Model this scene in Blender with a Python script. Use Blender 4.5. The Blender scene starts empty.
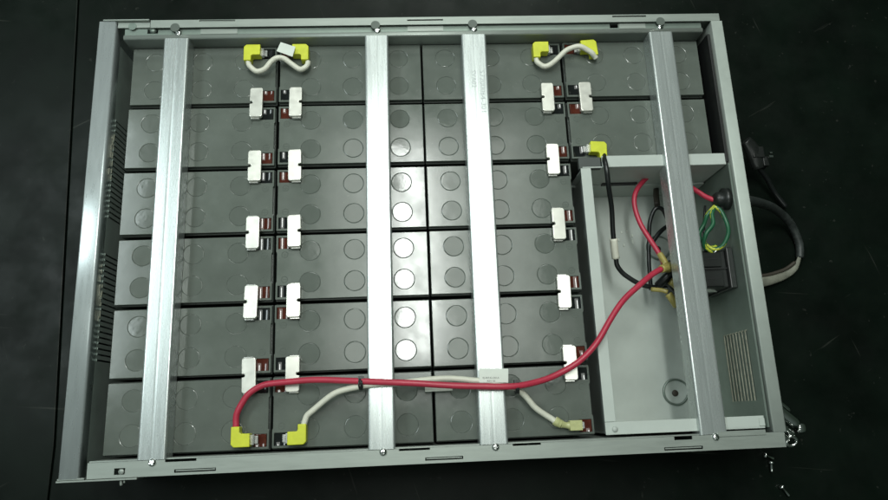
import bpy, bmesh, math, random
from mathutils import Vector, Matrix
random.seed(7)
sc = bpy.context.scene
COL = sc.collection
MM = 0.001

# ------------------------------------------------------------------ materials
def mat(name, base, rough=0.5, metal=0.0, spec=0.5, var=0.0, vscale=60.0, stretch=(1,1,1), rvar=0.0,
        bump=0.0, bscale=400.0, wav=0.0, wscale=25.0, coat=0.0, trans=0.0, tint=None, objvar=0.0, speck=0.0, sscale=900.0):
    m = bpy.data.materials.new(name); m.use_nodes = True
    nt = m.node_tree; N = nt.nodes; Lk = nt.links
    b = N['Principled BSDF']
    b.inputs['Base Color'].default_value = (*base, 1)
    b.inputs['Roughness'].default_value = rough
    b.inputs['Metallic'].default_value = metal
    b.inputs['Specular IOR Level'].default_value = spec
    b.inputs['Coat Weight'].default_value = coat
    b.inputs['Coat Roughness'].default_value = 0.12
    b.inputs['Transmission Weight'].default_value = trans
    tc = N.new('ShaderNodeTexCoord'); oi = N.new('ShaderNodeObjectInfo')
    add = N.new('ShaderNodeVectorMath'); add.operation = 'ADD'
    rs = N.new('ShaderNodeMath'); rs.operation = 'MULTIPLY'; rs.inputs[1].default_value = 7.3
    Lk.new(oi.outputs['Random'], rs.inputs[0]); Lk.new(tc.outputs['Object'], add.inputs[0]); Lk.new(rs.outputs[0], add.inputs[1])
    mp = N.new('ShaderNodeMapping'); mp.inputs['Scale'].default_value = stretch
    Lk.new(add.outputs[0], mp.inputs['Vector'])
    def noise(scale, detail=5.0, src=mp):
        n = N.new('ShaderNodeTexNoise'); n.inputs['Scale'].default_value = scale; n.inputs['Detail'].default_value = detail
        n.inputs['Roughness'].default_value = 0.6
        Lk.new(src.outputs[0], n.inputs['Vector']); return n
    col = None
    if var:
        n = noise(vscale)
        r = N.new('ShaderNodeMapRange'); r.inputs['From Min'].default_value = .3; r.inputs['From Max'].default_value = .7
        r.inputs['To Min'].default_value = 1-var; r.inputs['To Max'].default_value = 1+var
        Lk.new(n.outputs['Fac'], r.inputs['Value'])
        mx = N.new('ShaderNodeVectorMath'); mx.operation = 'SCALE'; mx.inputs[0].default_value = base
        if objvar:
            ov = N.new('ShaderNodeMapRange'); ov.inputs['To Min'].default_value = 1-objvar; ov.inputs['To Max'].default_value = 1+objvar
            Lk.new(oi.outputs['Random'], ov.inputs['Value'])
            mu = N.new('ShaderNodeMath'); mu.operation = 'MULTIPLY'; Lk.new(r.outputs[0], mu.inputs[0]); Lk.new(ov.outputs[0], mu.inputs[1]); r = mu
        Lk.new(r.outputs[0], mx.inputs['Scale']); col = mx.outputs[0]
    if speck:
        n = noise(sscale, 2.0, add)
        r = N.new('ShaderNodeMapRange'); r.inputs['From Min'].default_value = .70; r.inputs['From Max'].default_value = .76
        r.inputs['To Max'].default_value = speck
        Lk.new(n.outputs['Fac'], r.inputs['Value'])
        mx = N.new('ShaderNodeMixRGB'); mx.inputs[2].default_value = (.30, .30, .27, 1)
        Lk.new(r.outputs[0], mx.inputs[0])
        if col: Lk.new(col, mx.inputs[1])
        else: mx.inputs[1].default_value = (*base, 1)
        col = mx.outputs[0]
    if col: Lk.new(col, b.inputs['Base Color'])
    if rvar:
        n = noise(vscale*1.7)
        r = N.new('ShaderNodeMapRange'); r.inputs['From Min'].default_value = .3; r.inputs['From Max'].default_value = .7
        r.inputs['To Min'].default_value = max(.03, rough-rvar); r.inputs['To Max'].default_value = rough+rvar
        Lk.new(n.outputs['Fac'], r.inputs['Value']); Lk.new(r.outputs[0], b.inputs['Roughness'])
    prev = None
    for st, scl, dist in ((wav, wscale, .0012), (bump, bscale, .00006)):
        if st:
            n = noise(scl, 3.0)
            bp = N.new('ShaderNodeBump'); bp.inputs['Strength'].default_value = st; bp.inputs['Distance'].default_value = dist
            Lk.new(n.outputs['Fac'], bp.inputs['Height'])
            if prev: Lk.new(prev.outputs[0], bp.inputs['Normal'])
            prev = bp
    if prev: Lk.new(prev.outputs[0], b.inputs['Normal'])
    return m

M = {}
M['zinc'] = mat('galvanised_steel', (.56,.605,.595), .27, .68, var=.07, vscale=38, stretch=(5,.35,1), rvar=.03, bump=.015, bscale=120)
M['steel'] = mat('tray_steel', (.31,.345,.315), .42, .40, var=.07, vscale=45, stretch=(.6,5,1), rvar=.07, bump=.05, bscale=700)
M['steel_end'] = mat('end_panel_steel', (.56,.615,.62), .30, .52, var=.06, vscale=40, stretch=(5,.6,1), rvar=.05, bump=.03, bscale=500)
M['rear'] = mat('rear_panel_steel', (.52,.575,.53), .52, .30, var=.05, vscale=60, rvar=.05, bump=.10, bscale=800)
M['wall'] = mat('inner_wall_steel', (.20,.245,.215), .42, .6, var=.08, vscale=40, bump=.1, bscale=600)
M['paint'] = mat('pale_grey_paint', (.46,.505,.47), .52, .0, var=.08, vscale=22, rvar=.08, bump=.12, bscale=900)
M['lid'] = mat('grey_battery_plastic', (.120,.138,.121), .16, 0, spec=.5, var=.13, vscale=24, rvar=.06, objvar=.09, bump=.05, bscale=900, wav=.09, wscale=24, speck=.35, sscale=420)
M['cap'] = mat('grey_cap_plastic', (.117,.134,.118), .085, 0, spec=.5, var=.06, vscale=60, rvar=.03, bump=.05, bscale=900, wav=.06, wscale=60)
M['case'] = mat('black_case_plastic', (.040,.048,.042), .30, 0, var=.15)
M['red_epoxy'] = mat('dark_red_epoxy', (.075,.018,.011), .06, 0, var=.25, vscale=180, bump=.1, bscale=400)
M['black_epoxy'] = mat('black_epoxy', (.010,.012,.012), .06, 0, var=.2, vscale=180, bump=.1, bscale=400)
M['tin'] = mat('tinned_metal', (.80,.80,.77), .24, .9, var=.05, vscale=120, bump=.08, bscale=500)
M['link'] = mat('tinned_link', (.70,.70,.64), .33, .78, var=.025, vscale=90, rvar=.04, bump=.05, bscale=300)
M['yellow'] = mat('yellow_vinyl', (.60,.64,.035), .36, 0, var=.10, vscale=90, bump=.1, bscale=300)
M['clear_yellow'] = mat('clear_yellow_vinyl', (.60,.62,.30), .25, 0, var=.12, vscale=160, trans=.25, bump=.2, bscale=300)
M['amber'] = mat('amber_vinyl', (.40,.34,.10), .30, 0, var=.15, vscale=160, trans=.15, bump=.2, bscale=300)
M['red_wire'] = mat('red_wire', (.44,.030,.062), .38, 0, var=.08, vscale=60, bump=.15, bscale=300)
M['white_wire'] = mat('cream_wire', (.66,.66,.56), .42, 0, var=.07, vscale=70, bump=.12, bscale=300)
M['black_wire'] = mat('black_wire', (.010,.012,.012), .30, 0, var=.2)
M['green_wire'] = mat('green_yellow_wire', (.013,.10,.045), .38, 0, var=.15)
M['yellow_stripe'] = mat('yellow_wire_stripe', (.50,.55,.05), .4, 0, var=.1)
M['tag'] = mat('white_label', (.66,.70,.64), .55, 0, var=.05, vscale=70, bump=.1, bscale=500)
M['wrap'] = mat('dull_wrap', (.20,.205,.165), .6, 0, var=.3, vscale=90, bump=.3, bscale=300)
M['edge_glint'] = mat('pale_edge_glint', (.36,.36,.28), .5, .3, var=.3, vscale=200)  # pale tone that stands in for gleams on the slotted walls
M['relief'] = mat('relief_steel', (.10,.12,.105), .5, .3, var=.1)
M['vent'] = mat('vent_plate_steel', (.30,.36,.325), .42, .4, var=.1, vscale=50)
M['ink'] = mat('black_print', (.05,.055,.05), .6, 0)
M['stamp'] = mat('stamped_ink', (.34,.37,.37), .5, .4)
M['black_plastic'] = mat('black_plastic', (.013,.015,.014), .33, 0, var=.2, bump=.15, bscale=700)
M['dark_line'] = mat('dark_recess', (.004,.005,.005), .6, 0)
M['grey_foam'] = mat('dark_grey_foam', (.070,.080,.076), .7, 0, var=.1, bump=.3, bscale=700)
M['chrome'] = mat('bright_steel', (.80,.82,.80), .14, 1.0, var=.05)
M['sleeve'] = mat('dark_cable_sleeve', (.030,.036,.034), .48, 0, var=.5, vscale=120, bump=.6, bscale=350)
M['rubber'] = mat('brown_rubber', (.05,.042,.032), .6, 0, var=.1)
M['table'] = mat('dark_table_mat', (.0032,.0062,.0042), .38, 0, spec=.13, var=.38, vscale=14, rvar=.10, bump=.35, bscale=420, speck=.05, sscale=130)

# scratches and scuffs of the table
def scratches(m, amount=.07):
    nt = m.node_tree; N = nt.nodes; Lk = nt.links; b = N['Principled BSDF']
    src = b.inputs['Base Color'].links[0].from_socket
    tc = N.new('ShaderNodeTexCoord'); fac = None
    for ang, sx, sy, sl in ((.10, 2.0, 55, .745), (1.25, 3.0, 70, .76), (-.5, 3.5, 60, .765)):
        mp0 = N.new('ShaderNodeMapping'); mp0.inputs['Rotation'].default_value = (0,0,ang)
        mp = N.new('ShaderNodeMapping'); mp.inputs['Scale'].default_value = (sx, sy, 1)
        n = N.new('ShaderNodeTexNoise'); n.inputs['Scale'].default_value = 2.6; n.inputs['Detail'].default_value = 3; n.inputs['Distortion'].default_value = .15
        r = N.new('ShaderNodeMapRange'); r.inputs['From Min'].default_value = sl-.03; r.inputs['From Max'].default_value = sl+.05
        Lk.new(tc.outputs['Object'], mp0.inputs[0]); Lk.new(mp0.outputs[0], mp.inputs[0]); Lk.new(mp.outputs[0], n.inputs['Vector']); Lk.new(n.outputs['Fac'], r.inputs['Value'])
        if fac is None: fac = r.outputs[0]
        else:
            a = N.new('ShaderNodeMath'); a.operation = 'MAXIMUM'; Lk.new(fac, a.inputs[0]); Lk.new(r.outputs[0], a.inputs[1]); fac = a.outputs[0]
    mul = N.new('ShaderNodeMath'); mul.operation = 'MULTIPLY'; mul.inputs[1].default_value = amount; Lk.new(fac, mul.inputs[0])
    mx = N.new('ShaderNodeMixRGB'); mx.inputs[2].default_value = (.45,.46,.40,1)
    Lk.new(mul.outputs[0], mx.inputs[0]); Lk.new(src, mx.inputs[1]); Lk.new(mx.outputs[0], b.inputs['Base Color'])
scratches(M['table'])

# ------------------------------------------------------------------ mesh helper (all sizes in millimetres)
class MB:
    def __init__(s): s.bm = bmesh.new(); s.mats = []
    def mi(s, m):
        if m not in s.mats: s.mats.append(m)
        return s.mats.index(m)
    def grid(s, us, vs, filled, w0, w1, axes='xyz'):
        """solid plate made of the filled cells of a grid; only its outer faces are made"""
        bm = s.bm; V = {}
        def vert(i, j, k):
            key = (i, j, k)
            if key not in V:
                d = dict(zip(axes, (us[i], vs[j], (w0, w1)[k])))
                V[key] = bm.verts.new((d['x'], d['y'], d['z']))
            return V[key]
        n, m = len(us)-1, len(vs)-1
        f = lambda i, j: 0 <= i < n and 0 <= j < m and filled(i, j)
        for i in range(n):
            for j in range(m):
                if not f(i, j): continue
                for k in (0, 1): bm.faces.new([vert(i,j,k), vert(i+1,j,k), vert(i+1,j+1,k), vert(i,j+1,k)])
                if not f(i-1,j): bm.faces.new([vert(i,j,0), vert(i,j+1,0), vert(i,j+1,1), vert(i,j,1)])
                if not f(i+1,j): bm.faces.new([vert(i+1,j,0), vert(i+1,j+1,0), vert(i+1,j+1,1), vert(i+1,j,1)])
                if not f(i,j-1): bm.faces.new([vert(i,j,0), vert(i+1,j,0), vert(i+1,j,1), vert(i,j,1)])
                if not f(i,j+1): bm.faces.new([vert(i,j+1,0), vert(i+1,j+1,0), vert(i+1,j+1,1), vert(i,j+1,1)])
    def plate(s, u0, u1, v0, v1, w0, w1, holes=(), axes='xyz'):
        us = sorted({u0, u1, *[min(max(h[0],u0),u1) for h in holes], *[min(max(h[1],u0),u1) for h in holes]})
        vs = sorted({v0, v1, *[min(max(h[2],v0),v1) for h in holes], *[min(max(h[3],v0),v1) for h in holes]})
        def filled(i, j):
            cu, cv = (us[i]+us[i+1])/2, (vs[j]+vs[j+1])/2
            return not any(h[0] < cu < h[1] and h[2] < cv < h[3] for h in holes)
        s.grid(us, vs, filled, w0, w1, axes)
    def box(s, x0, x1, y0, y1, z0, z1): s.plate(x0, x1, y0, y1, z0, z1)
    def prism(s, pts, z0, z1, axes='xyz'):
        lo = []; hi = []
        for (u, v) in pts:
            for lst, w in ((lo, z0), (hi, z1)):
                d = dict(zip(axes, (u, v, w))); lst.append(s.bm.verts.new((d['x'], d['y'], d['z'])))
        s.bm.faces.new(lo); s.bm.faces.new(hi)
        n = len(pts)
        for i in range(n): s.bm.faces.new([lo[i], lo[(i+1)%n], hi[(i+1)%n], hi[i]])
    def lathe(s, prof, c=(0,0,0), n=28, axis='z', smooth=True):
        """prof: (radius, height) pairs from one end to the other"""
        rings = []
        for r, h in prof:
            ring = []
            for k in range(n if r > 1e-6 else 1):
                a = 2*math.pi*k/n; p = (r*math.cos(a), r*math.sin(a), h)
                if axis == 'x': p = (p[2], p[0], p[1])
                if axis == 'y': p = (p[1], p[2], p[0])
                ring.append(s.bm.verts.new((p[0]+c[0], p[1]+c[1], p[2]+c[2])))
            rings.append(ring)
        for a, b in zip(rings, rings[1:]):
            for k in range(n):
                vs = [a[k % len(a)], a[(k+1) % len(a)], b[(k+1) % len(b)], b[k % len(b)]]
                vs = list(dict.fromkeys(vs))
                if len(vs) >= 3:
                    fc = s.bm.faces.new(vs); fc.smooth = smooth
        for ring in (rings[0], rings[-1]):
            if len(ring) > 2: s.bm.faces.new(ring)
    def tube(s, path, r, sides=14, per=8, m=0, ends=True, rad=None, offset=None, flat=1.0):
        P = [Vector(p) for p in path]
        Q = [P[0]*2-P[1]] + P + [P[-1]*2-P[-2]]
        pts = []; tt = []
        for i in range(1, len(Q)-2):
            for k in range(per):
                t = k/per; a, b, c, d = Q[i-1], Q[i], Q[i+1], Q[i+2]
                pts.append(.5*((2*b)+(c-a)*t+(2*a-5*b+4*c-d)*t*t+(3*b-a-3*c+d)*t**3)); tt.append(i-1+t)
        pts.append(P[-1]); tt.append(len(P)-1.0)
        if len(P) > 9:
            ph = random.uniform(0, 6)
            for i in range(3, len(pts)-3):
                pts[i] = pts[i] + Vector((.30*math.sin(i*.37+ph), .34*math.sin(i*.29+2*ph), .15*math.sin(i*.53+ph)))
        T = [(pts[min(i+1,len(pts)-1)]-pts[max(i-1,0)]).normalized() for i in range(len(pts))]
        up = Vector((0,0,1)); nrm = (up - T[0]*up.dot(T[0])).normalized()
        rings = []
        for i, (p, t) in enumerate(zip(pts, T)):
            nrm = (nrm - t*nrm.dot(t)).normalized(); bi = t.cross(nrm)
            rr = r if rad is None else rad(tt[i]/(len(P)-1))
            rings.append([s.bm.verts.new(p + nrm*math.cos(2*math.pi*k/sides)*rr*flat + bi*math.sin(2*math.pi*k/sides)*rr) for k in range(sides)])
        for i in range(len(rings)-1):
            a, b = rings[i], rings[i+1]
            for k in range(sides):
                f = s.bm.faces.new([a[k], a[(k+1)%sides], b[(k+1)%sides], b[k]]); f.smooth = True
                f.material_index = m if not callable(m) else m(k, i)
        if ends: s.bm.faces.new(rings[0]); s.bm.faces.new(rings[-1])
    def build(s, name, material, parent=None, bevel=0.0, seg=2, loc=None, rot=None, smooth=False, normals=True):
        bm = s.bm
        if normals: bmesh.ops.recalc_face_normals(bm, faces=bm.faces[:])
        bmesh.ops.scale(bm, vec=(MM,)*3, verts=bm.verts[:])
        me = bpy.data.meshes.new(name); bm.to_mesh(me); bm.free()
        for mm in (material if isinstance(material, list) else [material]): me.materials.append(mm)
        if smooth:
            for p in me.polygons: p.use_smooth = True
        o = bpy.data.objects.new(name, me); COL.objects.link(o)
        if parent: o.parent = parent
        if loc: o.location = tuple(c*MM for c in loc)
        if rot: o.rotation_euler = rot
        if bevel:
            b = o.modifiers.new('bevel', 'BEVEL'); b.width = bevel*MM; b.segments = seg; b.limit_method = 'ANGLE'; b.angle_limit = math.radians(40)
            if seg > 1: b.harden_normals = False
        return o

def empty(name, loc=(0,0,0), rz=0.0, label=None, cat=None, group=None):
    o = bpy.data.objects.new(name, None); COL.objects.link(o)
    o.location = tuple(c*MM for c in loc); o.rotation_euler = (0,0,rz); o.empty_display_size = .01
    return tag(o, label, cat, group)
def tag(o, label=None, cat=None, group=None, kind=None):
    if label: o['label'] = label
    if cat: o['category'] = cat
    if group: o['group'] = group
    if kind: o['kind'] = kind
    return o
def copy_tree(o, parent=None):
    c = o.copy(); COL.objects.link(c); c.parent = parent
    for ch in list(o.children): copy_tree(ch, c)
    return c
def text_mesh(name, body, size, material, parent, loc, rz, extrude=.12, xs=1.0):
    cu = bpy.data.curves.new(name, 'FONT'); cu.body = body; cu.size = size*MM; cu.extrude = extrude*MM; cu.resolution_u = 2
    t = bpy.data.objects.new(name, cu); COL.objects.link(t)
    dg = bpy.context.evaluated_depsgraph_get(); me = bpy.data.meshes.new_from_object(t.evaluated_get(dg))
    bpy.data.objects.remove(t); bpy.data.curves.remove(cu)
    me.materials.clear(); me.materials.append(material)
    o = bpy.data.objects.new(name, me); COL.objects.link(o); o.parent = parent
    o.location = tuple(c*MM for c in loc); o.rotation_euler = (0,0,rz); o.scale = (xs,1,1)
    return o

# ------------------------------------------------------------------ table
TZ = -110.0
b = MB()
b.prism([(-3500,-2500),(-475,-2500),(-406,-200),(-425.5,300),(-475,1500),(-560,3500),(-3500,3500)], TZ-40, TZ)
tag(b.build('table', M['table'], bevel=1.0), kind='structure')
b = MB()
b.prism([(-473,-2500),(4000,-2500),(4000,3500),(-558,3500),(-473,1500),(-423.5,300),(-404,-200)], TZ-40, TZ+.3)
tag(b.build('table', M['table'], bevel=1.0), kind='structure')

# ------------------------------------------------------------------ tray
tray = empty('battery_tray', (0,0,TZ), label='open steel tray with four crossbars, a slotted end panel and an empty wiring compartment', cat='battery tray')
def T(mb, name, material, bevel=0.0, seg=2, parent=None, loc=(0,0,0), rot=None, **k):
    if parent is None: return mb.build(name, material, tray, bevel, seg, loc=(loc[0],loc[1],loc[2]-TZ), rot=rot, **k)
    return mb.build(name, material, parent, bevel, seg, loc=loc, rot=rot, **k)
RIM = 19.3
b = MB(); b.box(-333, 328, -224, 228, -104, -102); T(b, 'base_plate', M['wall'])

# end panel with the upright vent slots (left in the photograph)
def rounded_profile(pts, rads, n=5):
    out = []
    for i, (p, r) in enumerate(zip(pts, rads)):
        p = Vector(p)
        if r <= 0 or i in (0, len(pts)-1): out.append(tuple(p)); continue
        a = (Vector(pts[i-1])-p).normalized(); c = (Vector(pts[i+1])-p).normalized()
        s0, s1 = p+a*r, p+c*r
        for k in range(n+1):
            t = k/n; q = s0*(1-t)**2 + p*2*t*(1-t) + s1*t*t; out.append(tuple(q))
    return out
def sheet(profile, u0, u1, axes, name, material, thick=1.4, parent=None, off=-1):
    """bent sheet: open profile in two axes swept along the third"""
    b = MB(); rows = []
    for (p, q) in profile:
        row = []
        for w in (u0, u1):
            d = dict(zip(axes, (p, q, w))); row.append(b.bm.verts.new((d['x'], d['y'], d['z'])))
        rows.append(row)
    for r0, r1 in zip(rows, rows[1:]):
        f = b.bm.faces.new([r0[0], r1[0], r1[1], r0[1]]); f.smooth = True
    o = T(b, name, material, parent=parent, normals=False)
    sm = o.modifiers.new('thickness', 'SOLIDIFY'); sm.thickness = thick*MM; sm.offset = off
    return o
endp = sheet(rounded_profile([(-317,5.5),(-317,RIM),(-334.5,RIM+.3),(-334.5,-108)], [0,2.6,1.6,0]), -225.5, 228.5, 'xzy', 'end_panel', M['steel_end'], 1.3, off=1)
endp['label'] = 'bluish steel end panel with upright vent slots'
slits = []
y = 124.0
while y > 20: slits.append((y-.85, y+.85, -46.0, 2.5)); y -= 5.4
y = -17.5
while y > -122: slits.append((y-.85, y+.85, -46.0, 2.5)); y -= 5.4
b = MB(); b.plate(-225.5, 208, -102, 5.45, -318.3, -317.0, holes=slits, axes='yzx')
vp = T(b, 'vent_plate', M['vent'])
b = MB(); rr = random.Random(3)
for (y0, y1) in ((52,104),(-86,-30)):
    for k in range(15):
        yy = rr.uniform(y0, y1); l = rr.uniform(1.5, 7); zz = rr.choice((6.0,8.2,3.6))+rr.uniform(-.6,.6)
        b.box(-316.9, -316.45, yy, yy+l, zz, zz+rr.uniform(.25,.6))
rm = b.build('wall_glints', M['edge_glint'], vp); tag(rm, kind='stuff')  # pale slivers put in for a gleam along the wall top
b = MB()
for (ya, yb, za, zb) in slits: b.box(-317.0, -316.5, ya-.2, yb+.2, zb, zb+.7)
tag(b.build('slot_edge_strips', M['vent'], vp), kind='stuff')
# plain end panel with long slots (right)
sheet(rounded_profile([(316,-102),(316,RIM),(328.6,RIM),(328.6,-108)], [0,1.2,1.4,0]), -212.2, 220.4, 'xzy', 'end_panel', M['rear'], 1.3, off=-1)['label'] = 'pale grey end panel beside the wiring compartment'
sl2 = [(-182.5, -115.0, 1.8-6.6*k-1.0, 1.8-6.6*k+1.0) for k in range(8)]
b = MB(); b.plate(-208, 57, -100, 16.5, 312.6, 314.6, holes=sl2, axes='yzx')
o = T(b, 'vent_plate', M['wall'], .3, 1)
b = MB()
for (ya, yb, za, zb) in sl2: b.box(311.9, 312.55, ya-.6, yb+.6, za-.9, za+.3); b.box(311.9, 312.55, yb, yb+.8, za+.35, zb+.3)
lv = b.build('slot_edge_strips', M['edge_glint'], o); tag(lv, kind='stuff')  # pale strips stand in for light caught on the slot edges
o['label'] = 'dark inner plate with long horizontal slots'

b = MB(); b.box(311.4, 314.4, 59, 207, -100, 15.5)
T(b, 'shade_strip', M['dark_line'], .5, 2)  # black strip put in for the deep shade beside the batteries

# side wall with the recessed channel (far side)
b = MB()
sn = [(-256.5,4.8),(-48,4.8),(55.5,4.8),(260,4.8)]
holes = [(-232,-195,227.2,229.0),(-14,24,225.2,226.6),(208,245,226.6,228.2)]
b.plate(-282, 326, 220.6, 229.6, RIM-1.4, RIM, holes=holes)
b.box(-282, 326, 228.2, 229.6, -108, RIM-1.45)
sw = T(b, 'side_wall', M['steel'], .35, 2); sw['label'] = 'far side wall with a recessed channel along its rim'
for cx, r in sn:      # half round reliefs behind each screw
    b = MB(); b.lathe([(0,0),(r,0),(r,-1.2),(0,-1.2)], (cx, 220.6, RIM+.3), 28, smooth=False); T(b, 'relief', M['relief'], parent=sw)
b = MB()
b.plate(-309, 306, 212.8, 221.5, 14.3, 15.6, holes=[(-286,-275,216,221),(205,214,215.5,220.5)])
T(b, 'channel', M['wall'], parent=sw)
for xa, xb_ in ((-231,-193),(-14,24),(215,244)):
    b = MB(); b.box(xa,xb_,214.5,220.4,15.7,16.2); T(b, 'channel_pad', M['steel'], parent=sw)
sheet(rounded_profile([(213.2,10),(213.2,17.6),(208.6,17.6),(208.6,-102)], [0,1.6,1.6,0]), -309, 306, 'yzx', 'inner_lip', M['steel'], 1.0, parent=sw, off=0)
b = MB(); b.box(-330, -283, 228.6, 230.2, 6, RIM+1.4); b.box(-316,-283, 222, 228.5, RIM-3.2, RIM-2.0)
T(b, 'corner_plate', M['steel'], .3, 1, parent=sw)
b = MB(); b.lathe([(0,0),(4.2,0),(4.2,.4),(0,.4)], (-301, 223.6, RIM-2.0), 24, smooth=False)
b.lathe([(0,0),(3.4,0),(3.6,3),(2.4,4.6),(0,5)], (-280.3, 219.8, 12.5), 20)
T(b, 'rivet', M['wall'], parent=sw)

# side wall near the viewer
holes = [(-242.5,-215,-214.6,-211.0),(-34,-6,-214.2,-211.0),(70,96,-214.2,-211.0),(221,238,-215.6,-211.0),
         (-234,-197.5,-224.0,-221.2),(-10.5,24,-223.6,-220.9),(210.5,247,-224.5,-221.6),(-286.5,-277,-223.5,-218.0)]
b = MB(); b.plate(-310, 326, -226.2, -212.4, RIM-1.4, RIM, holes=holes); b.box(-310,326,-226.2,-224.8,-108,RIM-1.45)
nw = T(b, 'side_wall', M['steel'], .35, 2); nw['label'] = 'near side wall with a flat slotted rim'
b = MB(); b.box(-310, 310, -212.3, -211.1, -102, RIM-3.0)
for h in holes[4:7]: b.box(h[0]+1, h[1]-1, h[2]+1.2, h[3]-.7, RIM-2.4, RIM-.9)
T(b, 'inner_lip', M['steel'], parent=nw)
b = MB(); b.box(262, 308, -214.5, -209.6, RIM-.2, RIM+.9); T(b, 'rim_patch', M['steel'], .3, 1, parent=nw)
b = MB(); b.box(-336, -266, -228.2, -226.6, 4, RIM+.8); b.box(-335.5,-312,-226.4,-224.8,RIM-4,RIM-.2)
b.tube([(-283,-221,14),(-282,-227,14.5),(-281.5,-233,14)], 1.3, 10, 5); b.tube([(-279.4,-221,13),(-279,-226,15),(-278.4,-231,15)], .9, 10, 5)
b.lathe([(0,0),(2.6,0),(2.6,1.6),(0,2)], (-281,-221,RIM-3.0), 18)
T(b, 'corner_plate', M['steel'], .3, 1, parent=nw)

# crossbars with a screw at each end
def crossbar(xt, xb, w, yt=208.0, yb=-212.0):
    cx = (xt+xb)/2; L = yt-yb; h = w/2; z1 = 19.6; t = 1.6
    outer = rounded_profile([(-h,.6),(-h,z1),(h,z1),(h,.6)], [0,2.4,2.4,0], 8)
    prof = []
    for (u, v) in outer:
        prof.append((u, v))
    k = len(prof)//2     # shallow lengthwise crease in the top face
    prof = prof[:k] + [(-1.6, z1), (0, z1-.05), (1.6, z1)] + prof[k:]
    inner = [(h-t,.6),(h-t,z1-t),(-h+t,z1-t),(-h+t,.6)]
    b = MB(); b.prism(prof+inner, -L/2, L/2, axes='xzy')
    o = T(b, 'crossbar', M['zinc'], loc=(cx, (yt+yb)/2, 0), rot=(0,0,math.atan2(xb-xt, L)))
    return o
def screw(parent, x, y, z, r=3.6):
    b = MB()
    b.lathe([(0,-3),(r*.98,-3),(r,.4),(r*.86,1.5),(r*.5,2.2),(0,2.35)], (0,0,0), 24)
    b.bm.normal_update()
    b.box(-2.0,2.0,-.45,.45,2.0,2.5); b.box(-.45,.45,-2.0,2.0,1.95,2.45)
    o = b.build('screw', M['chrome'], parent, loc=(x,y,z), rot=(.12*random.uniform(-1,1), .12*random.uniform(-1,1), random.uniform(0,1.5)))
    return o
BARS = [(-254.5,-254.9,25.2),(-47.1,-49.7,24.6),(55.8,52.9,26.4),(258.6,258.9,26.0)]
bars = []
for (xt, xb, w) in BARS:
    o = crossbar(xt, xb, w); bars.append(o)
    cx = (xt+xb)/2
    screw(o, 1.0, 214.6+2, 17.0); screw(o, 1.2, -214.6+2.0+.2, 19.2)
    b = MB(); b.box(-w/2+2, w/2-2, 210.2, 217.5, 10.5, 13.6); b.build('tab', M['zinc'], o, .5, 1)
bars[0]['label'] = 'crossbar nearest the slotted end panel'
bars[1]['label'] = 'crossbar over the second battery column'
bars[2]['label'] = 'crossbar with stamped lettering'
bars[3]['label'] = 'crossbar over the wiring compartment'
text_mesh('stamped_code', '57200064-301', 7.4, M['stamp'], bars[2], (4.5, 168, 19.55), -math.pi/2, .10, 1.15)
text_mesh('stamped_code', 'SVA02', 6.8, M['stamp'], bars[2], (-4.2, 168, 19.55), -math.pi/2, .10, 1.1)

# wiring compartment liner
FZ = -80.0
b = MB()
b.box(166.6, 312.4, -208.5, 57, FZ-1.5, FZ)                                   # floor
b.box(158.8, 169.4, -196.8, 56.0, 12.6, 14.0)                               # rim beside the batteries
b.box(166.6, 168.0, -207.0, 56.0, FZ+.1, 12.5)
b.box(158.8, 311.5, -208.6, -197.0, 12.6, 14.0); b.box(166.6,311.5,-208.6,-207.2,FZ+.1,12.5)   # near ledge
b.box(181.5, 312.0, 56.6, 69.0, 12.6, 14.0)                                 # rim beside the short column
b.box(161.2, 312.0, 56.6, 58.0, -42, 12.5)                                  # back wall, stepped
b.box(161.2, 312.0, 54.6, 58.0, FZ+.1, -42.1)
liner = T(b, 'compartment_liner', M['paint'], .5, 2)
b = MB(); b.box(306, 311.4, -206.5, -199, 14.1, 15.0); T(b, 'ledge_patch', M['paint'], .3, 1, parent=liner)
b = MB(); b.lathe([(0,0),(2.6,0),(2.6,1.2),(0,1.3)], (167.5,-203.5,14.05), 20); T(b, 'ledge_rivet', M['paint'], parent=liner)
b = MB(); b.box(195, 234, 55.0, 56.55, -46.0, -35.5); T(b, 'wall_slot', M['dark_line'], parent=liner)
b = MB(); b.box(158.0, 181.0, 56.2, 68.6, 6.0, 11.5); T(b, 'foam_pad', M['grey_foam'], .6, 2, parent=liner)
def boss(x, y, r):
    b = MB()
    b.lathe([(r,FZ-.2),(r*.97,FZ+1.3),(r*.86,FZ+1.5),(r*.78,FZ+.5),(0,FZ+.35)], (x,y,0), 40)
    o = T(b, 'floor_boss', M['paint'], parent=liner)
    b = MB(); b.tube([(x+r*.93*math.cos(a), y+r*.93*math.sin(a), FZ+1.0) for a in [2*math.pi*k/24 for k in range(25)]], 1.3, 8, 2); b.build('boss_ring', M['wall'], o)
    b = MB(); b.lathe([(0,FZ+.4),(3.6,FZ+.4),(3.2,FZ+1.4),(0,FZ+1.5)], (x-1,y-1.5,0), 20); b.build('boss_plug', M['rubber'], o)
boss(266, -170, 14.5); boss(266, -8, 14.5)
b = MB()
for k, a in enumerate((20, 75, 120, 190, 250, 335)):     # ring of pierced tabs, coloured white for their glints
    a = math.radians(a); cx, cy = 229+8.5*math.cos(a), 4+8.5*math.sin(a)
    b.box(cx-.8, cx+.9, cy-(3.0 if k == 5 else 1.5), cy+1.5, FZ, FZ+1.2)
T(b, 'pierced_tabs', M['tag'], .3, 1, parent=liner)

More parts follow.
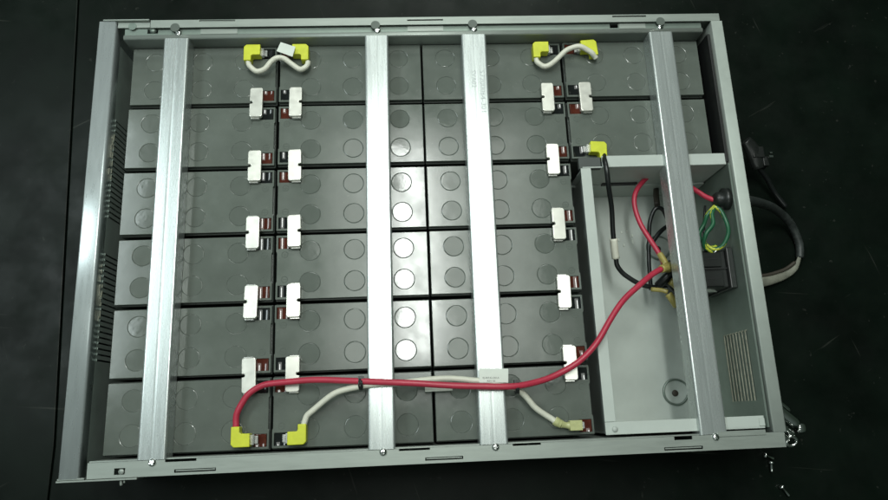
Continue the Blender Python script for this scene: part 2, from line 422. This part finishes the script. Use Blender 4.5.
# breaker on the right wall
b = MB(); b.box(262, 306, -69, -30.5, -60, -6); b.box(306.1, 312.5, -71, -28.5, -60, -1)
br = T(b, 'breaker', M['black_plastic'], .8, 2)
b = MB()
for yc in (-38.2, -58.6):
    b.box(266, 300.5, yc-9.7, yc+5.9, -5.9, -3.6)
T(b, 'breaker_module', M['black_plastic'], .6, 2, parent=br)
b = MB()
for yc in (-38.2, -58.6): b.box(280, 297, yc-2.1, yc-1.3, -3.55, -3.2)
b.box(266, 306, -50.4, -49.2, -5.8, -4.2)
T(b, 'breaker_groove', M['dark_line'], parent=br)
b = MB(); b.prism([(276,-30),(304,-30),(296,-18),(290,-14.5),(276,-14.5)], -69.9, -69.1, axes='xzy'); T(b, 'breaker_label', M['tag'], parent=br)
b = MB(); b.lathe([(0,-6),(1.1,-6),(1.1,-4.8),(0,-4.4)], (303.5,-49.7,0), 12); T(b, 'breaker_rivet', M['chrome'], parent=br)
# cable gland
b = MB(); b.lathe([(0,-3),(5.0,-3),(7.5,0),(8.2,6),(11.5,6.3),(11.5,12),(0,12)], (300.5,21.5,4.5), 30, axis='x')
T(b, 'cable_gland', M['black_plastic'])
# standoff tube in the back corner of the compartment
b = MB(); b.tube([(262,54,-55),(259,44,-50),(257,32,-45)], 3.2, 12, 4); T(b, 'standoff', M['rubber'])
# latch at the near right corner
b = MB()
d = Vector((26,-20,-8)).normalized()
for (sx, sy, sz, r, l) in ((346,-199,-6,5.2,30),(340,-206,-12,3.6,36),(352,-192,-16,3.0,20)):
    p0 = Vector((sx-14, sy+10, sz+4)); b.tube([p0, p0+d*l*.5, p0+d*l], r, 16, 3)
b.lathe([(0,0),(5.2,0),(5.6,.8),(5.6,6),(5,7),(0,7)], (357,-211,-14), 24, axis='x')
b.box(329.5, 336, -214, -190, -30, 6)
latch = T(b, 'corner_latch', M['chrome'], .3, 1)
b = MB()
ring = [(340+0,-222,0)]
pts = [Vector((349,-223,-12)) + Vector((math.cos(a)*5.0, math.sin(a)*4.6, math.sin(a)*2)) for a in [2*math.pi*k/14 for k in range(15)]]
b.tube(pts, 1.6, 10, 3); b.tube([(334,-212,-6),(340,-217,-9),(346,-221,-12)], 2.2, 10, 4)
T(b, 'latch_ring', M['chrome'], parent=latch)

# ------------------------------------------------------------------ batteries
BL, BW = 150.6, 64.8          # length along x, width along y; terminals at the -x end
def lid_mesh():
    b = MB(); bm = b.bm
    x0, x1, h = -BL/2, BL/2, BW/2
    outline = [(x0,-h),(x1,-h),(x1,h),(x0,h),(x0,15.5),(x0+.9,14.6),(x0+.9,-14.6),(x0,-15.5)]
    loops = [outline]
    for cx in (-41.7, 2.2, 51.3):
        for cy in (-16, 16):
            loops.append([(cx+10.35*math.cos(2*math.pi*k/40), cy+10.35*math.sin(2*math.pi*k/40)) for k in range(40)])
    for s in (-1, 1):
        ya, yb = sorted((s*18.6, s*30.3)); loops.append([(x0+1.9,ya),(x0+14.2,ya),(x0+14.2,yb),(x0+1.9,yb)])
    ed = []
    for lp in loops:
        vs = [bm.verts.new((u,v,0)) for u, v in lp]
        ed += [bm.edges.new((vs[i], vs[(i+1)%len(vs)])) for i in range(len(vs))]
    bmesh.ops.triangle_fill(bm, use_beauty=True, use_dissolve=False, edges=ed)
    r = bmesh.ops.extrude_face_region(bm, geom=bm.faces[:])
    vv = [g for g in r['geom'] if isinstance(g, bmesh.types.BMVert)]
    bmesh.ops.translate(bm, verts=vv, vec=(0,0,-4.5))
    return b
def make_battery():
    root = empty('battery', (0,0,-102))
    Z = 102.0
    lid = lid_mesh().build('lid', M['lid'], root, .40, 2, loc=(0,0,Z))
    b = MB(); b.box(-BL/2-.6, BL/2+.6, -BW/2-1.35, BW/2+1.35, -101.9, -4.6)
    b.build('case', M['case'], root, 1.0, 2, loc=(0,0,Z))
    cap0 = None
    for cx in (-41.7, 2.2, 51.3):
        for cy in (-16, 16):
            if cap0 is None:
                b = MB(); b.lathe([(0,.06),(9.6,.06),(9.85,-.02),(10.02,-.20),(10.34,-.32),(10.34,-4),(0,-4)], (0,0,0), 40, smooth=False)
                c = b.build('cell_cap', M['cap'], lid); cap0 = c
            else:
                c = cap0.copy(); COL.objects.link(c); c.parent = lid
            c.location = (cx*MM, cy*MM, 0)
    for s, nm, mt in ((1,'positive_terminal','red_epoxy'),(-1,'negative_terminal','black_epoxy')):
        b = MB(); n = 10; gx = [-BL/2+2.4+11.6*i/n for i in range(n+1)]; ya = 18.8 if s > 0 else -30.1; gy = [ya+11.3*j/n for j in range(n+1)]
        vs = []
        for i, x in enumerate(gx):
            row = []
            for j, y in enumerate(gy):
                u, v = 2*i/n-1, 2*j/n-1
                z = -1.5+.85*u*u+.30*v*v+.25*abs(u)**6
                row.append(b.bm.verts.new((x, y, z)))
            vs.append(row)
        for i in range(n):
            for j in range(n):
                f = b.bm.faces.new([vs[i][j], vs[i+1][j], vs[i+1][j+1], vs[i][j+1]]); f.smooth = True
        t = b.build(nm, M[mt], root, loc=(0,0,Z), smooth=True)
        t['label'] = 'red sealed terminal well' if s > 0 else 'black sealed terminal well'
        b = MB(); yc = s*24.45
        b.box(-BL/2+13.0, -BL/2+13.7, yc-3.1, yc+3.1, -3.0, 1.2)
        b.build('blade', M['tin'], t, .25, 1)
    # moulded polarity signs
    b = MB(); sx = -BL/2+8.6
    def ringm(cx, cy, r):
        n = 28; prof = [(r-.35,-.1),(r-.3,.16),(r+.3,.16),(r+.35,-.1)]; b.lathe(prof, (cx,cy,0), n, smooth=False)
    def flatring(cx, cy, r):
        n = 28
        A = [b.bm.verts.new((cx+(r-.3)*math.cos(2*math.pi*k/n), cy+(r-.3)*math.sin(2*math.pi*k/n), .14)) for k in range(n)]
        B = [b.bm.verts.new((cx+(r+.3)*math.cos(2*math.pi*k/n), cy+(r+.3)*math.sin(2*math.pi*k/n), .14)) for k in range(n)]
        C = [b.bm.verts.new((cx+(r+.5)*math.cos(2*math.pi*k/n), cy+(r+.5)*math.sin(2*math.pi*k/n), -.05)) for k in range(n)]
        D = [b.bm.verts.new((cx+(r-.5)*math.cos(2*math.pi*k/n), cy+(r-.5)*math.sin(2*math.pi*k/n), -.05)) for k in range(n)]
        for k in range(n):
            q = (k+1)%n
            for P, Q in ((A,B),(B,C),(D,A)): b.bm.faces.new([P[k],P[q],Q[q],Q[k]])
    flatring(sx, 12.6, 3.0); flatring(sx, -12.6, 3.0)
    b.plate(sx-2.0, sx+2.0, 12.6-2.0, 12.6+2.0, -.05, .16, holes=[(sx-2.1,sx-.35,10.5,12.25),(sx+.35,sx+2.1,10.5,12.25),(sx-2.1,sx-.35,12.95,14.7),(sx+.35,sx+2.1,12.95,14.7)])
    b.box(sx-2.0, sx+2.0, -12.95, -12.25, -.05, .16)
    b.build('polarity_mark', M['cap'], root, loc=(0,0,Z))
    return root
PX, PY = 153.5, 70.1
rows = ['first','second','third','fourth','fifth','sixth']
rowt = ['topmost','second from the top','third from the top','fourth from the top','fifth from the top','bottommost']
cols = [('grey sealed battery in the leftmost column beside the vent slots, %s', -1.5, math.pi, 6),
        ('grey sealed battery in the second column under the second crossbar, %s', -.5, 0, 6),
        ('grey sealed battery in the third column under the lettered crossbar, %s', .5, math.pi, 6),
        ('grey sealed battery in the short right column above the wiring compartment, %s', 1.5, 0, 2)]
proto = make_battery(); first = True
for ci, (lb, cxm, rz, n) in enumerate(cols):
    for r in range(n):
        o = proto if first else copy_tree(proto); first = False
        o.location = ((cxm*PX + random.uniform(-.35,.35))*MM, ((2.5-r)*PY + random.uniform(-.4,.4))*MM, -.102 + random.uniform(-.0003,.0003))
        o.rotation_euler = (random.uniform(-.0015,.0015), random.uniform(-.0015,.0015), rz + random.uniform(-.0035,.0035))
        for ch in o.children:
            for g in ch.children:
                if g.name.startswith('cell_cap'): g.rotation_euler = (random.uniform(-.013,.013), random.uniform(-.013,.013), random.uniform(0,6))
        tag(o, lb % (rowt[r] if n == 6 else ('upper of two','lower of two')[r]), 'battery', 'grey batteries packed in the tray')

# ------------------------------------------------------------------ links between neighbouring batteries
def make_link():
    root = empty('terminal_link', (0,0,0))
    w, h = 6.7, 16.6; c = 1.6
    out = [(-w,-h+c),(-w+c,-h),(w-c,-h),(w,-h+c),(w,-1.5),(w-2.6,-1.2),(w-3.2,0),(w-2.6,1.2),(w,1.5),(w,h-c),(w-c,h),(-w+c,h),(-w,h-c)]
    b = MB(); b.prism(out, 1.8, 6.4); b.build('link_plate', M['link'], root, .7, 3)
    for s in (-1, 1):
        b = MB(); b.box(-w+.6, w-2.4, s*(10.2)-3.0, s*10.2+3.0, .6, 2.4)
        b.build('spade', M['tin'], root, .3, 1)
        b = MB(); b.box(-w+3.2, w-1.0, s*(h+.1)-1.1, s*(h+.1)+1.1, .5, 3.6); b.build('end_tab', M['tin'], root, .3, 1)
    return root
link0 = make_link(); first = True
LX = [(-153.5-20.3, math.pi, 'leftmost battery column'), (-153.5+20.3, 0, 'second battery column'), (153.5-20.3-.2, math.pi, 'third battery column'), (153.5+20.3, 0, 'short right battery column')]
for ci, (lx, rz, nm) in enumerate(LX):
    # plate's notched edge faces away from the terminal wells
    rz = rz
    for r in range(5 if ci < 3 else 1):
        o = link0 if first else copy_tree(link0); first = False
        o.location = (lx*MM, (2-r)*PY*MM, .0004)
        o.rotation_euler = (random.uniform(-.045,.045), random.uniform(-.045,.045), rz+random.uniform(-.02,.02))
        lab = ('silver notched link in the %s, joining its %s and %s batteries' % (nm, rows[r], rows[r+1])) if ci < 3 else 'silver notched link joining the two batteries of the short right column'
        tag(o, lab, 'terminal link', 'silver links bridging battery terminals')

# ------------------------------------------------------------------ cables
PATH_RED = [(-183.8,-187.7,8.0),(-183.0,-176.0,9.0),(-178.5,-165.4,10.0),(-171.2,-156.6,11.0),(-159.8,-150.8,13.0),(-142.9,-148.3,15.0),(-114.8,-147.3,18.0),(-82.2,-149.7,22.0),(-54.4,-151.4,26.0),(-26.9,-154.0,28.5),(5.1,-157.1,28.0),(41.9,-159.4,28.0),(74.5,-161.1,26.5),(99.2,-156.8,21.0),(119.3,-150.0,18.0),(139.4,-139.5,18.0),(154.9,-125.1,19.0),(172.1,-101.6,18.0),(190.3,-81.0,14.0),(208.6,-65.7,9.0),(224.0,-55.8,3.0),(236.3,-48.7,-3.0)]
PATH_WHITE = [(-122.5,-190.2,8.0),(-119.7,-181.4,9.0),(-114.0,-175.3,10.0),(-101.7,-165.9,13.0),(-87.3,-158.8,17.0),(-68.5,-154.7,21.0),(-54.6,-154.0,22.8),(-36.2,-153.8,22.8),(-22.3,-152.4,20.0),(5.8,-151.1,17.0),(26.2,-152.0,20.0),(38.1,-154.0,22.8),(51.9,-156.4,22.8),(65.7,-160.1,22.8),(76.3,-162.7,20.0),(84.2,-168.8,15.0),(93.6,-179.3,11.0),(104.0,-187.9,8.0),(115.0,-195.3,7.0)]
PATH_A = [(-183.1,186.8,8.0),(-181.4,182.1,8.0),(-177.6,176.8,8.0),(-172.2,174.4,9.0),(-164.5,176.1,11.0),(-158.2,183.0,12.0),(-151.9,187.5,13.0),(-144.8,186.8,12.0),(-136.6,180.8,11.0),(-128.5,176.0,9.0),(-122.4,178.8,8.0),(-119.8,185.7,8.0)]
PATH_B = [(123.2,185.2,8.0),(124.9,179.8,8.0),(130.1,175.5,8.0),(137.5,176.6,9.0),(146.6,183.6,10.0),(155.5,191.3,12.0),(161.8,193.6,14.0),(170.3,194.0,15.0),(179.2,190.9,13.0),(184.8,187.2,11.0),(188.6,184.1,8.0)]
PATH_BLACK = [(185.6,71.3,10.0),(184.0,58.7,17.0),(185.1,46.0,16.0),(189.1,29.2,5.0),(193.2,11.5,-8.0),(196.3,-12.5,-20.0),(198.8,-32.4,-28.0),(202.1,-40.5,-31.0),(209.3,-49.0,-33.0),(224.1,-57.7,-35.0),(240.6,-61.1,-37.0),(260.5,-59.0,-40.0)]
PATH_REDC = [(244.3,-41.3,-14.0),(242.8,-30.7,-18.0),(235.6,-13.1,-22.0),(228.1,7.8,-25.0),(224.0,29.2,-25.0),(228.9,43.9,-25.0),(239.9,56.9,-27.0),(252.2,63.9,-28.0),(266.0,64.0,-26.0),(275.5,52.3,-20.0),(284.0,38.4,-10.0),(292.6,28.0,-3.0),(301.7,20.3,3.0),(311.0,17.2,5.0)]
PATH_GREEN1 = [(303.0,18.4,2.0),(290.7,6.8,2.0),(287.4,-2.5,-3.0),(281.7,-14.4,-6.0),(291.6,-26.0,-8.0),(300.1,-24.7,-10.0)]
PATH_GREEN2 = [(297.8,14.9,3.0),(303.4,8.7,5.0),(307.3,-5.6,6.0),(307.8,-15.8,4.0),(302.8,-26.3,0.0),(294.7,-29.3,-4.0),(286.3,-21.3,-9.0)]
PATH_COIL = [(240.7,-62.0,-50.0),(240.2,-32.0,-45.0),(242.0,-8.1,-42.0),(243.9,11.1,-38.0),(249.7,24.5,-34.0),(257.0,24.0,-33.0),(262.5,14.5,-36.0),(268.6,0.2,-42.0)]
PATH_COIL2 = [(242.6,-13.0,-36.0),(253.7,-0.5,-38.0),(264.2,6.6,-40.0),(274.5,11.4,-42.0)]
PATH_COIL3 = [(296.3,20.3,-14.0),(291.4,-1.1,-12.0),(289.5,-22.8,-12.0),(292.1,-37.1,-20.0)]
PATH_EXT = [(318.0,21.3,5.0),(332.2,20.8,2.0),(365.6,26.9,-30.0),(404.6,31.4,-70.0),(434.7,20.9,-95.0),(447.0,-1.8,-104.0),(445.7,-20.0,-105.0)]
PATH_EXT2 = [(397.4,89.6,-80.0),(411.7,77.7,-90.0),(425.4,60.5,-100.0),(437.9,43.3,-103.0)]
PATH_LUG1 = [(286.0,-29.6,-6.0),(289.5,-29.1,-4.0),(292.9,-30.0,-5.0)]
PATH_LUG2 = [(293.6,-33.2,-5.0),(296.1,-31.7,-3.0),(301.9,-27.6,-3.0)]
PATH_GREEN3 = [(302.1,16.5,1.0),(293.7,6.8,5.0),(291.6,-5.8,8.0),(283.4,-15.9,7.0),(282.8,-26.7,0.0),(292.7,-32.1,-5.0)]
PATH_TAIL = [(444.9,-17.9,-103.0),(436.3,-32.3,-103.0),(422.8,-40.3,-103.0),(402.6,-46.1,-101.0),(385.0,-48.5,-98.0),(369.3,-50.7,-96.0)]
def boot(parent, tip, sx, sy, rz=0.0, z=0.0):
    """flag shaped insulating boot: arm runs from tip towards sx, wire leaves towards sy"""
    o1 = [(0,-6),(0,6),(14.5,6),(17.2,3.4),(17.2,-12.4),(9.4,-12.4),(9.4,-7.2),(8.2,-6)]
    pts = [(u*sx, -v*sy if sy > 0 else v) for u, v in o1]
    b = MB(); b.prism(pts, 1.6, 12.2)
    b2 = b.build('boot', M['yellow'], parent, 3.0, 6, loc=(tip[0],tip[1],z), rot=(0,0,rz), smooth=False)
    b = MB(); b.box(*sorted((-2.8*sx, .6*sx)), -4.6, 4.6, 1.8, 7.0); b.box(*sorted((-6.0*sx,-2.7*sx)), -3.6, 3.6, 2.2, 4.4)
    b.build('lug', M['tin'], b2, .6, 2)
    return b2
def wire(parent, path, r, m, name='wire', **k):
    b = MB(); b.tube(path, r, 14, 8, **k); return b.build(name, m, parent)

c = empty('jumper_cable', (-152,184,0), label='short cream jumper cable with a white tag and yellow boots, by the top left batteries', cat='jumper cable', group='short cream jumper cables along the top row')
def rel(path, o): return [(x-o[0], y-o[1], z-o[2]) for x, y, z in path]
oA = (-152,184,0)
wire(c, rel(PATH_A, oA), 2.8, M['white_wire'])
boot(c, (-169.8-oA[0], 198.2-oA[1]), -1, -1); boot(c, (-136.6-oA[0], 198.0-oA[1]), 1, -1)
b = MB(); b.prism([(-9.0,-3.6),(9.4,-4.6),(8.6,6.8),(-8.4,7.2)], -.35, .35)
t = b.build('tag', M['tag'], c, .15, 1, loc=(9.5, 10.5, 15.2), rot=(.10,-.06,-.36))
oB = (155,188,0)
c = empty('jumper_cable', oB, label='short cream jumper cable without a tag, between the third and right columns at the top', cat='jumper cable', group='short cream jumper cables along the top row')
wire(c, rel(PATH_B, oB), 2.8, M['white_wire'])
boot(c, (137.2-oB[0], 196.8-oB[1]), -1, -1); boot(c, (172.6-oB[0], 197.5-oB[1]), 1, -1, .07)

oR = (-178,-198,0)
c = empty('power_cable', oR, label='long red cable from the bottom left battery across the crossbars to the wiring compartment', cat='cable')
wire(c, rel(PATH_RED, oR), 2.95, M['red_wire'])
boot(c, (-170.2-oR[0], -199.0-oR[1]), -1, 1)
oW = (-128,-198,0)
c = empty('power_cable', oW, label='long cream cable running beside the red one, with two white labels', cat='cable')
wire(c, rel(PATH_WHITE, oW), 2.8, M['white_wire'])
boot(c, (-136.2-oW[0], -199.0-oW[1]), 1, 1)
b = MB()
b.tube([(112.8,-193.2,7),(116,-195.5,7),(119,-196.9,7)], 4.2, 14, 4, rad=lambda t: 4.4 if t < .6 else 3.9)
b.tube([(119,-196.9,7),(123,-198,6.8),(127,-198.6,6.6)], 3.3, 14, 4, rad=lambda t: 3.9-1.0*math.sin(t*3.14))
b.box(126.5, 138.5, -203.4, -194.0, 2.0, 10.5)
k = b.build('connector', M['clear_yellow'], c, .9, 3, loc=(-oW[0],-oW[1],0))
b = MB(); b.box(128, 141.5, -202.0, -195.6, 4.0, 6.0); b.build('lug', M['tin'], k, .4, 1)
b = MB(); b.box(-8.5, 17.4, -162.3, -150.5, 12.6, 13.2); b.box(-8.5,17.4,-162.2,-161.6,13.2,16)
b.build('cable_tag', M['tag'], c, .2, 1, loc=(-oW[0],-oW[1],0), rot=(0,0,0))['label'] = 'blank white tag'
b = MB(); b.prism([(41.6,-156.4),(68.6,-157.4),(69.4,-144.6),(42.2,-143.4)], 25.9, 26.3)
k = b.build('cable_tag', M['tag'], c, .1, 1, loc=(-oW[0],-oW[1],0)); k['label'] = 'white tag printed with a part number'
text_mesh('print', '0J-80542-001A', 2.5, M['ink'], k, (44.8, -152.9, 26.3), -.035, .03, 1.02)
text_mesh('print', 'REV 03', 2.5, M['ink'], k, (48.8, -156.0, 26.3), -.035, .03, 1.05)

oK = (186,70,0)
c = empty('power_cable', oK, label='black cable with a yellow boot and white sleeve dropping into the compartment', cat='cable')
wire(c, rel(PATH_BLACK, oK), 2.6, M['black_wire'])
boot(c, (171.9-oK[0], 80.6-oK[1]), 1, -1, -.06)
b = MB(); b.tube(rel([(196.0,-11,-19.8),(197.2,-22,-24),(198.6,-31.0,-27.5)], oK), 4.0, 16, 5); b.build('sleeve', M['white_wire'], c)

oC = (245,-40,-14)
c = empty('internal_cable', oC, label='red cable looping inside the compartment up to the black cable gland', cat='cable')
wire(c, rel(PATH_REDC, oC), 2.7, M['red_wire'])
b = MB(); b.tube(rel([(242.4,-29.5,-17.5),(244.2,-36,-14.5),(245.6,-42,-12)], oC), 3.4, 14, 4); b.tube(rel([(236.6,-48.6,-3.4),(243,-46.8,-8),(249,-45.6,-11)], oC), 4.2, 14, 4)
b.box(-3, 6, -10, 0, -2, 4)
b.build('connector', M['amber'], c, .8, 2)
oG = (308,10,-14)
c = empty('ground_wire', oG, label='green and yellow striped earth wire coiled below the cable gland', cat='wire')
b = MB()
for path in (PATH_GREEN1, PATH_GREEN2, PATH_GREEN3): b.tube(rel(path, oG), 2.1, 14, 8, m=lambda k, i: 1 if (k-i//3) % 14 in (0,1,2) else 0)
b.build('wire', [M['green_wire'], M['yellow_stripe']], c)
b = MB(); b.tube(rel(PATH_LUG1, oG), 1.0, 8, 4); b.tube(rel(PATH_LUG2, oG), .8, 8, 4)
b.build('ring_lug', M['tin'], c)
oL = (250,0,-40)
c = empty('internal_cable', oL, label='thin black wires looped in the compartment behind the breaker', cat='cable')
b = MB(); b.tube(rel(PATH_COIL, oL), 2.3, 12, 8); b.tube(rel(PATH_COIL2, oL), 2.5, 12, 8); b.tube(rel([(244,-60,-38),(252,-52,-30),(262,-44,-26)], oL), 4.5, 12, 5)
b.tube(rel([(262,-66,-36),(254,-58,-34),(246,-57,-36),(262,-52,-34)], oL), 3.2, 12, 5)
b.tube(rel(PATH_COIL3, oL), 1.3, 10, 8)
b.build('wire', M['black_wire'], c)
b = MB(); b.tube(rel([(234,-64.5,-31),(243,-66.5,-27),(249,-69,-25)], oL), 2.4, 12, 4); b.tube(rel([(249,-71,-24),(253,-78,-24),(257,-84,-26)], oL), 4.0, 12, 4); b.tube(rel([(252,-58,-22),(256,-61,-22),(260,-65,-23)], oL), 4.2, 12, 4)
b.build('connector', M['amber'], c)
# zip ties
def tie(x, y, z, ang, label, rx=5.2, rz_=4.6):
    b = MB()
    pts = [(0, rx*math.cos(a), rz_*math.sin(a)) for a in [2*math.pi*k/12 for k in range(13)]]
    b.tube([(x_,y_,z_) for x_,y_,z_ in pts], .8, 8, 4); b.tube([(1.3,y_,z_) for x_,y_,z_ in pts], .8, 8, 4); b.tube([(-1.3,y_,z_) for x_,y_,z_ in pts], .8, 8, 4); b.box(-2.4,2.4,rx-1.6,rx+1.6,-.6,3.6)
    o = b.build('cable_tie', M['black_plastic'], None, 0, loc=(x,y,z), rot=(0,0,ang))
    tag(o, label, 'cable tie', 'black cable ties on the red cable')
tie(-67.5, -152.8, 22.8, -.03, 'black tie binding red and cream cables left of the second crossbar')
tie(76.5, -161.8, 23.2, .02, 'black tie binding red and cream cables right of the lettered crossbar')

# ------------------------------------------------------------------ cable outside the tray
oX = (325,26,-12)
c = empty('external_cable', oX, label='thick dark sleeved cable looping out beside the tray with a white wrapped end', cat='cable')
wire(c, rel(PATH_EXT, oX), 7.2, M['sleeve'], rad=lambda t: 5.6-1.2*t)
PATH_TAIL.append((331.0,-53.0,-90.0))
wire(c, rel(PATH_TAIL, oX), 5.6, M['wrap'], 'wrapped_end', rad=lambda t: 2.0+5.5*min(1,t*1.4), flat=.5)
wire(c, rel([(x, y+6.5, z+1.5) for x,y,z in PATH_TAIL[1:]], oX), 2.0, M['rubber'], 'inner_wire')
b = MB(); q = [(-2.6,1.2),(-.6,1.6),(.2,0),(-1.2,-.6),(1.0,-.2),(2.6,1.0),(1.4,-1.8),(-.4,-1.6)]
oY = (398,92,-80)
c = empty('external_plug', oY, label='black plug on a dark cable lying outside the right end panel', cat='plug')
wire(c, rel(PATH_EXT2, oY), 3.0, M['black_wire'])
b = MB(); b.tube(rel([(384,118,-72),(392,108,-76),(399,92,-80),(401,86,-82)], oY), 11, 14, 5, rad=lambda t: 7+3*math.sin(t*2.6), flat=.7)
b.box(-8, 6, 4, 18, -8, 9); b.box(4, 11, -6, 6, -6, 7)
b.build('plug_body', M['black_plastic'], c, 1.6, 3)
b = MB(); b.box(9, 14, 2.5, 5, 10, 12.5); b.box(11.5,14.5,8,10,8,11); b.build('plug_pin', M['chrome'], c, .3, 1)

# ------------------------------------------------------------------ loose screws on the table
def loose(x, y, rz, label, L=9):
    b = MB()
    b.lathe([(0,-L),(1.0,-L),(1.5,-L+1),(1.5,0),(3.0,0),(3.2,1.2),(2.4,2.4),(0,2.6)], (0,0,0), 16, axis='x')
    o = b.build('loose_screw', M['chrome'], None, 0, loc=(x,y,TZ+3.4), rot=(0,.08,rz))
    tag(o, label, 'screw', 'loose screws on the table')
loose(369.5, -242.6, 2.7, 'loose steel screw closest to the tray corner')
loose(374.0, -251.5, 1.45, 'loose steel screw standing out between the other two')
loose(382.5, -277.0, 2.15, 'loose steel screw nearest the bottom edge of the picture', 11)

# ------------------------------------------------------------------ light
def area(name, loc, sx, sy, power, color, aim=None):
    l = bpy.data.lights.new(name, 'AREA'); l.shape = 'RECTANGLE'; l.size = sx; l.size_y = sy; l.energy = power; l.color = color
    o = bpy.data.objects.new(name, l); COL.objects.link(o); o.location = loc
    if aim is not None:
        d = Vector(aim)-Vector(loc); o.rotation_euler = d.to_track_quat('-Z','Y').to_euler()
    return o
G = (.935, 1.0, .935)
area('ceiling_tube', (.004,.37,1.6), .10, .72, 7.0, (.95,1,.955))
area('troffer_or_fill', (.07,.37,1.63), .74, .92, 6.8, (.95,1.0,.93))
area('troffer_or_fill', (-1.36,.50,1.9), .5, 1.05, 14, (.85,.97,.97))
area('troffer_or_fill', (.15,1.95,1.75), 1.3, .75, 17, G)
area('troffer_or_fill', (-.3,-1.3,1.9), 1.3, .6, 4, G)  # fill lamp added behind the viewer, no fixture known there

w = bpy.data.worlds.new('World'); sc.world = w; w.use_nodes = True
nt = w.node_tree; bg = nt.nodes['Background']
tc = nt.nodes.new('ShaderNodeTexCoord'); sp = nt.nodes.new('ShaderNodeSeparateXYZ'); mr = nt.nodes.new('ShaderNodeMapRange'); rp = nt.nodes.new('ShaderNodeMixRGB')
nt.links.new(tc.outputs['Generated'], sp.inputs[0]); nt.links.new(sp.outputs['X'], mr.inputs['Value'])
mr.inputs['From Min'].default_value = -.8; mr.inputs['From Max'].default_value = .8
rp.inputs[1].default_value = (.10,.125,.115,1); rp.inputs[2].default_value = (.018,.027,.020,1)
nt.links.new(mr.outputs[0], rp.inputs[0]); nt.links.new(rp.outputs[0], bg.inputs['Color']); bg.inputs['Strength'].default_value = 1.0

# ------------------------------------------------------------------ camera
cam = bpy.data.cameras.new('camera'); co = bpy.data.objects.new('camera', cam); COL.objects.link(co)
cam.sensor_width = 36; cam.lens = 672.5/888*36; cam.clip_start = .01; cam.clip_end = 50
R = Vector((.9982,-.0414,.0431)); D = Vector((-.03,-.9706,-.2389)); F = Vector((.0517,.2371,-.9701))
mx = Matrix((( R.x, -D.x, -F.x, -.0194), (R.y, -D.y, -F.y, -.1833), (R.z, -D.z, -F.z, .6572), (0,0,0,1)))
co.matrix_world = mx
sc.camera = co
sc.view_settings.view_transform = 'Standard'; sc.view_settings.look = 'None'; sc.view_settings.exposure = 0.28; sc.view_settings.gamma = 1
